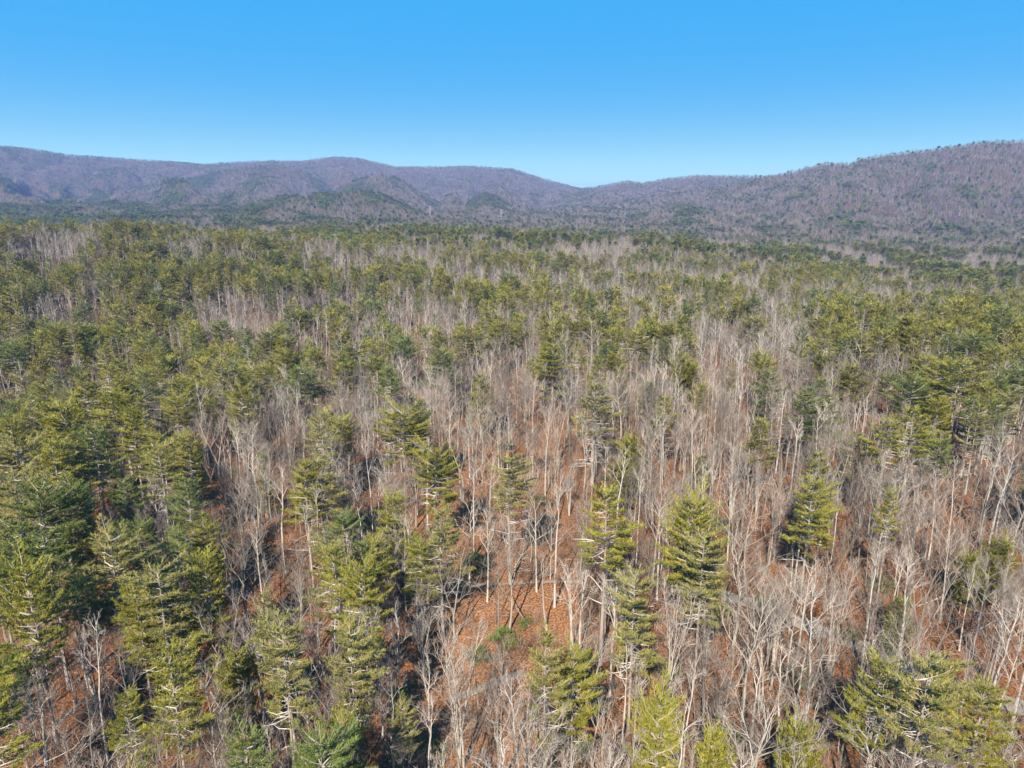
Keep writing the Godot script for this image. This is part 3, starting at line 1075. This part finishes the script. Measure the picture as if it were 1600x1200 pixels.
func far_woods() -> void:
	var bare_m := []
	var pine_m := []
	for s in far_bares:
		bare_m.append([s.mesh(bark_mat)])
	for s in far_pines:
		pine_m.append([s.mesh(needle_mat)])
	var bare_at := {}
	var pine_at := {}
	var cell := 6.6
	for gx in range(-170, 171):
		for gz in range(-228, 0):
			var x := gx * cell + rnd(-3.2, 3.2)
			var z := gz * cell + rnd(-3.2, 3.2)
			var dist := sqrt(x * x + z * z)
			if dist < 800.0 or dist > SINGLE_MOST or absf(rad_to_deg(atan2(x, -z))) > 42.0:
				continue
			var at := Vector3(x, ground(x, z), z)
			if not in_sight(at, 28.0):
				continue
			var is_pine := rng.randf() < pine_share(x, z) * 0.9
			var t := Transform3D(Basis(Vector3.UP, rnd(0, TAU)).scaled(Vector3(rnd(0.85, 1.2), rnd(0.66, 0.95), rnd(0.9, 1.3))), at)
			if is_pine:
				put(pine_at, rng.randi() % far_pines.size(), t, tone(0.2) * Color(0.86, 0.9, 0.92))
			else:
				put(bare_at, rng.randi() % far_bares.size(), t, tone(0.2))
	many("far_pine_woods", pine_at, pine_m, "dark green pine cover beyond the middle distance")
	many("far_bare_woods", bare_at, bare_m, "grey leafless woods beyond the middle distance")
	# stands of trees, 26 m across, out to the ridges
	var side := 26.0
	var stands := []
	for k in 15:
		var s := Shape.new()
		for i in 32:
			var at := Vector3(rnd(-side, side) * 0.6, 0, rnd(-side, side) * 0.6)
			var is_pine: bool = rng.randf() < (0.035 if k < 8 else 0.22 if k < 12 else 0.75)
			var o: Shape = stand_pines[rng.randi() % stand_pines.size()] if is_pine else far_bares[rng.randi() % far_bares.size()]
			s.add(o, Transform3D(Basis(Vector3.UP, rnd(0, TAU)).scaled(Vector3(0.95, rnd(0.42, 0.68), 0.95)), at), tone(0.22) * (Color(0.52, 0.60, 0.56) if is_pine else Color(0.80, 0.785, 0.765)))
		stands.append([s.mesh(bark_mat if k < 12 else needle_mat)])
	var at_ridge := {}
	var gx := -180
	while gx <= 180:
		for gz in range(-260, -30):
			var x := gx * side + rnd(-5, 5)
			var z := gz * side + rnd(-5, 5)
			var dist := sqrt(x * x + z * z)
			if dist < SINGLE_MOST or dist > 6000.0 or absf(rad_to_deg(atan2(x, -z))) > 41.0:
				continue
			var y := ground(x, z)
			var dark := 0.0
			match ridge_here:        # pines keep to the crests of the low front ridges
				4: dark = 0.2 * smoothstep(0.6, 0.95, ridge_up)
				5: dark = 0.36 * smoothstep(0.2, 0.8, ridge_up)
				6: dark = 0.32 * smoothstep(0.6, 0.95, ridge_up)
				8: dark = 0.26 * smoothstep(0.5, 0.95, ridge_up)
				3: dark = 0.12 * smoothstep(0.6, 0.95, ridge_up)
			if not in_sight(Vector3(x, y, z), 34.0):
				continue
			var hx := (ground(x + 13.0, z) - ground(x - 13.0, z)) / 26.0
			var hz := (ground(x, z + 13.0) - ground(x, z - 13.0)) / 26.0
			var a := rnd(0, TAU)
			var slope := Basis(Vector3(1, hx, 0), Vector3(0, 1, 0), Vector3(0, hz, 1))
			var t := Transform3D(slope * Basis(Vector3.UP, a), Vector3(x, y, z))
			var share := pine_share(x, z) + dark * (0.75 + 1.2 * patchy.get_noise_2d(x * 0.5, z * 0.5))
			var chance := share + rnd(-0.14, 0.14)
			put(at_ridge, 12 + rng.randi() % 3 if chance > 0.42 else 8 + rng.randi() % 4 if chance > 0.2 else rng.randi() % 8, t, tone(0.16))
		gx += 1
	many("mountain_forest", at_ridge, stands, "bare grey-purple forest with dark pine patches covering the ridges")


func thing(called: String, at: Vector3, label: String, category: String, group := "") -> Node3D:
	var o := Node3D.new()
	o.name = numbered(called)
	add_child(o, true)
	o.position = at
	tag(o, label, category, group)
	return o


# rounded evergreen shrub: a few stems and many small leaves through its volume
func shrub_shape(tall: float, wide: float, tint: Color) -> Dictionary:
	var stems := Shape.new()
	var leaves := Shape.new()
	for k in 9:
		var a := rnd(0, TAU)
		var tip := Vector3(cos(a) * wide * rnd(0.3, 0.8), tall * rnd(0.6, 0.95), sin(a) * wide * rnd(0.3, 0.8))
		stems.tube(PackedVector3Array([Vector3(0, 0, 0), tip * 0.5 + Vector3(0, tall * 0.08, 0), tip]), PackedFloat32Array([0.06, 0.04, 0.01]), 3, Color(0.2, 0.165, 0.14))
	for clump in 46:
		var a := rnd(0, TAU)
		var f := sqrt(rng.randf())
		var c := Vector3(cos(a) * wide * f, 0, sin(a) * wide * f)
		c.y = tall * (0.15 + 0.85 * rnd(0.3, 1.0) * sqrt(maxf(0.05, 1.0 - f * f * 0.85)))
		var shade := rnd(0.65, 1.3)
		for k in 26:
			var w := Vector3(rnd(-1, 1), rnd(-0.5, 1), rnd(-1, 1)).normalized()
			var at := c + Vector3(rnd(-1, 1), rnd(-0.7, 0.7), rnd(-1, 1)) * wide * 0.2
			leaves.blade(at, w * rnd(0.16, 0.3), w.cross(Vector3(rnd(-1, 1), 1, rnd(-1, 1))).normalized() * 0.06, Color(tint.r * shade, tint.g * shade, tint.b * shade))
	return {"stems": stems, "leaves": leaves}


# the bare pole of a dead pine, its limbs left as rungs
func snag(at: Vector3, top: Vector3, limbs: int, reach: float, label: String, called: String) -> void:
	var o := thing(called, at, label, "dead tree")
	var col := Color(0.40, 0.37, 0.34) if reach > 1.5 else Color(0.2, 0.17, 0.145)
	var trunk := Shape.new()
	var tall := top.length()
	var p := PackedVector3Array()
	var r := PackedFloat32Array()
	for i in 12:
		var f := i / 11.0
		p.push_back(top * f + Vector3(sin(f * 7.0) * 0.14, 0, cos(f * 6.0) * 0.14) * f * 1.4)
		r.push_back(lerpf(tall * 0.0125, 0.03, f) * (1.3 if i == 0 else 1.0))
	trunk.tube(p, r, 7, col)
	part("trunk", trunk.mesh(bark_mat), o)
	for k in limbs:
		var f := lerpf(0.34, 0.98, (k + rnd(0.0, 0.8)) / limbs)
		var limb := Shape.new()
		var a := rnd(0, TAU)
		var out := Vector3(cos(a), 0, sin(a) * 0.8)
		var from := spine(p, f)
		var long := reach * (1.15 - f * 0.8) * rnd(0.5, 1.1)
		limb.tube(PackedVector3Array([from, from + out * long * 0.5 + Vector3(0, rnd(-0.1, 0.12), 0), from + out.rotated(Vector3.UP, rnd(-0.3, 0.3)) * long + Vector3(0, rnd(-0.1, 0.5), 0)]), PackedFloat32Array([0.08, 0.055, 0.015]), 3, col)
		for j in 2:
			limb.blade(from + out * long * rnd(0.4, 0.8), (out.rotated(Vector3.UP, rnd(-1, 1)) + Vector3(0, rnd(0, 0.5), 0)) * long * 0.35, Vector3(0, 0.03, 0), col)
		part("limb", limb.mesh(bark_mat), o)


func pylon(px: float, py: float, dist: float, label: String) -> void:
	var d := sight(px, py)
	var q := d * (dist / Vector2(d.x, d.z).length())
	var at := Vector3(q.x, ground(q.x, q.z), q.z)
	var o := thing("transmission_tower", at, label, "transmission tower", "towers of the power line")
	var steel := Color(0.34, 0.34, 0.35)
	var tall := 44.0
	var legs := Shape.new()
	var lattice := Shape.new()
	var corners := [Vector3(1, 0, 1), Vector3(-1, 0, 1), Vector3(-1, 0, -1), Vector3(1, 0, -1)]
	for k in 4:
		var one := Shape.new()
		one.tube(PackedVector3Array([corners[k] * 3.6, corners[k] * 0.9 + Vector3(0, tall * 0.7, 0), corners[k] * 0.3 + Vector3(0, tall, 0)]), PackedFloat32Array([0.28, 0.24, 0.2]), 4, steel)
		part("leg", one.mesh(bark_mat), o)
		for i in 9:
			var f := i / 9.0
			var g := (i + 1) / 9.0
			var a: Vector3 = corners[k] * lerpf(3.6, 0.4, f) + Vector3(0, tall * f, 0)
			var b: Vector3 = corners[(k + 1) % 4] * lerpf(3.6, 0.4, g) + Vector3(0, tall * g, 0)
			lattice.tube(PackedVector3Array([a, b]), PackedFloat32Array([0.14, 0.14]), 3, steel)
	part("lattice", lattice.mesh(bark_mat), o)
	for i in 3:
		var arm := Shape.new()
		var y := tall * (0.7 + 0.13 * i)
		var w := 6.5 - absf(i - 1) * 1.2
		arm.tube(PackedVector3Array([Vector3(-w, y, 0), Vector3(0, y + 1.0, 0), Vector3(w, y, 0)]), PackedFloat32Array([0.15, 0.28, 0.15]), 4, steel)
		part("crossarm", arm.mesh(bark_mat), o)


func details() -> void:
	var holly := shrub_shape(3.6, 2.2, Color(0.10, 0.155, 0.022))
	var laurel := shrub_shape(2.6, 2.0, Color(0.085, 0.115, 0.032))
	var kinds := []
	for h in [holly, laurel]:
		kinds.append([h.stems.mesh(bark_mat), h.leaves.mesh(needle_mat)])
	# evergreen shrubs under the trees
	var spots := [[788, 983, 3.8, 0], [905, 1050, 4.0, 0], [928, 1085, 3.0, 0], [880, 1150, 3.2, 0], [905, 1165, 3.0, 0], [790, 690, 3.0, 1], [1098, 730, 3.2, 1], [1480, 905, 2.6, 1], [700, 690, 3.0, 1], [960, 935, 2.6, 0], [820, 965, 2.2, 0], [1380, 905, 3.0, 1]]
	var looks := []
	var at := []
	var size := []
	for s in spots:
		at.append(stand_for(s[0], s[1], s[2]))
		size.append([s[2], s[3]])
	for i in 44:
		var b := deg_to_rad(rnd(-34, 34))
		var d := rnd(90, 230)
		var w := Vector3(sin(b) * d, 0, -cos(b) * d)
		w.y = ground(w.x, w.z)
		at.append(w)
		size.append([rnd(1.6, 3.4), 1 if rng.randf() < 0.7 else 0])
	for z in size:
		looks.append("bright evergreen shrub" if z[1] == 0 else "dull green evergreen shrub")
	var said := say_which(looks, at)
	said[0] = "round bright green evergreen holly on the leaf litter above the gravel drive"
	for i in at.size():
		var o := thing("evergreen_shrub", at[i], said[i], "shrub", "evergreen shrubs under the trees")
		part("stems", kinds[size[i][1]][0], o)
		part("leaves", kinds[size[i][1]][1], o)
		o.rotation.y = rnd(0, TAU)
		var f: float = size[i][0] / (3.6 if size[i][1] == 0 else 2.6)
		o.scale = Vector3(f * rnd(0.9, 1.3), f, f * rnd(0.9, 1.3))
	# dead trees
	snag(stand_for(1225, 609, 25.0), Vector3(0.4, 25.0, 0), 34, 4.4, "tall pale dead pine with ladder-like bare limbs on the slope", "dead_pine")
	var foot := stand_for(152, 1110, 0.0)
	snag(foot, Vector3(-3.6, 17.5, -3.0), 22, 2.8, "grey dead snag leaning beside the big olive pine clump", "leaning_snag")
	foot = stand_for(826, 979, 0.0)
	snag(foot, Vector3(-6.0, 8.5, -2.0), 4, 0.8, "thin dark dead trunk leaning across the gap above the holly", "dead_tree")
	foot = stand_for(1130, 1150, 0.0)
	# fallen trunks
	for f in [[1180, 1000, 0.5, 9.0], [560, 1000, 2.4, 8.0], [960, 1165, 1.2, 7.0], [1080, 960, 2.0, 10.0], [330, 1085, 0.9, 8.0], [1480, 930, 2.7, 9.0], [700, 760, 1.1, 11.0]]:
		var a: Vector3 = stand_for(f[0], f[1], 0.0)
		var way: Vector3 = Vector3(cos(f[2]), 0, sin(f[2])) * f[3]
		var o := thing("fallen_trunk", a, "", "fallen tree", "fallen trunks on the forest floor")
		var trunk := Shape.new()
		var p := PackedVector3Array()
		var r := PackedFloat32Array()
		for i in 6:
			var w: Vector3 = way * (i / 5.0)
			p.push_back(Vector3(w.x, ground(a.x + w.x, a.z + w.z) - a.y + 0.14, w.z))
			r.push_back(lerpf(0.2, 0.07, i / 5.0))
		trunk.tube(p, r, 6, Color(0.34, 0.30, 0.27))
		part("trunk", trunk.mesh(bark_mat), o)
		var stub := Shape.new()
		for k in 4:
			stub.tube(PackedVector3Array([p[1 + k], p[1 + k] + Vector3(rnd(-1, 1), rnd(0.3, 1.0), rnd(-1, 1))]), PackedFloat32Array([0.05, 0.015]), 3, Color(0.34, 0.30, 0.27))
		part("stubs", stub.mesh(bark_mat), o)
		o.set_meta("label", say_which(["long fallen trunk" if f[3] > 8.5 else "short fallen trunk"], [a])[0].replace(", first one", " lying"))
	pylon(672, 330, 2250, "grey lattice transmission tower in front of the low dark foothill")
	pylon(783, 332, 2350, "grey lattice transmission tower below the small dark peak")
	brush()


# twiggy undergrowth nobody could count
func brush() -> void:
	var meshes := []
	for k in 5:
		var s := Shape.new()
		var tall := [1.6, 2.4, 3.2, 4.4, 2.0][k] as float
		var col := [Color(0.26, 0.185, 0.145), Color(0.27, 0.165, 0.115), Color(0.30, 0.245, 0.21), Color(0.25, 0.20, 0.17), Color(0.26, 0.145, 0.09)][k] as Color
		for i in 14:
			var a := rnd(0, TAU)
			var out := Vector3(cos(a) * rnd(0.15, 0.6), 1.0, sin(a) * rnd(0.15, 0.6)) * tall * rnd(0.5, 1.0)
			var foot := Vector3(rnd(-1, 1), 0, rnd(-1, 1)) * tall * 0.25
			s.blade(foot, out, Vector3(-sin(a), 0, cos(a)) * 0.022, col)
			for j in 6:
				var at := foot + out * rnd(0.25, 0.9)
				s.blade(at, (out * 0.6 + Vector3(rnd(-1, 1), rnd(-0.2, 0.5), rnd(-1, 1)) * tall * 0.5) * rnd(0.4, 0.7), Vector3(rnd(-1, 1), rnd(-1, 1), rnd(-1, 1)).normalized() * 0.011, Color(col.r * 0.92, col.g * 0.88, col.b * 0.85))
		meshes.append([s.mesh(bark_mat)])
	var where := {}
	for i in 20000:
		var b := deg_to_rad(rnd(-42, 42))
		var d := sqrt(rnd(45.0 * 45.0, 330.0 * 330.0))
		var x := sin(b) * d
		var z := -cos(b) * d
		if patchy.get_noise_2d(x * 3.0 + 70.0, z * 3.0) + rnd(-0.35, 0.35) < (0.14 if absf(rad_to_deg(b) + 1.0) < 7.0 and d > 100.0 else -0.16):
			continue
		if not clear_of_tracks(x, z):
			continue
		var f := rnd(0.6, 1.25)
		put(where, rng.randi() % 5, Transform3D(Basis(Vector3.UP, rnd(0, TAU)).scaled(Vector3(f, f, f)), Vector3(x, ground(x, z) - 0.05, z)), tone(0.2))
	many("undergrowth", where, meshes, "leafless reddish-brown brush growing over the fallen leaves")
	# sticks and dead branches on the ground
	var lying := []
	for k in 3:
		var q := Shape.new()
		for i in 5:
			var a := rnd(0, TAU)
			var from := Vector3(rnd(-1.5, 1.5), 0.1, rnd(-1.5, 1.5))
			var way := Vector3(cos(a), rnd(0.0, 0.12), sin(a)) * rnd(1.2, 3.6)
			q.tube(PackedVector3Array([from, from + way * 0.5, from + way + Vector3(0, rnd(0, 0.3), 0)]), PackedFloat32Array([0.06, 0.045, 0.02]), 3, Color(0.20, 0.17, 0.15))
		lying.append([q.mesh(bark_mat)])
	var sticks := {}
	for i in 1500:
		var b := deg_to_rad(rnd(-42, 42))
		var d := sqrt(rnd(45.0 * 45.0, 240.0 * 240.0))
		var x := sin(b) * d
		var z := -cos(b) * d
		put(sticks, rng.randi() % 3, Transform3D(Basis(Vector3.UP, rnd(0, TAU)), Vector3(x, ground(x, z), z)), tone(0.2))
	many("fallen_branches", sticks, lying, "grey dead branches scattered over the fallen leaves")
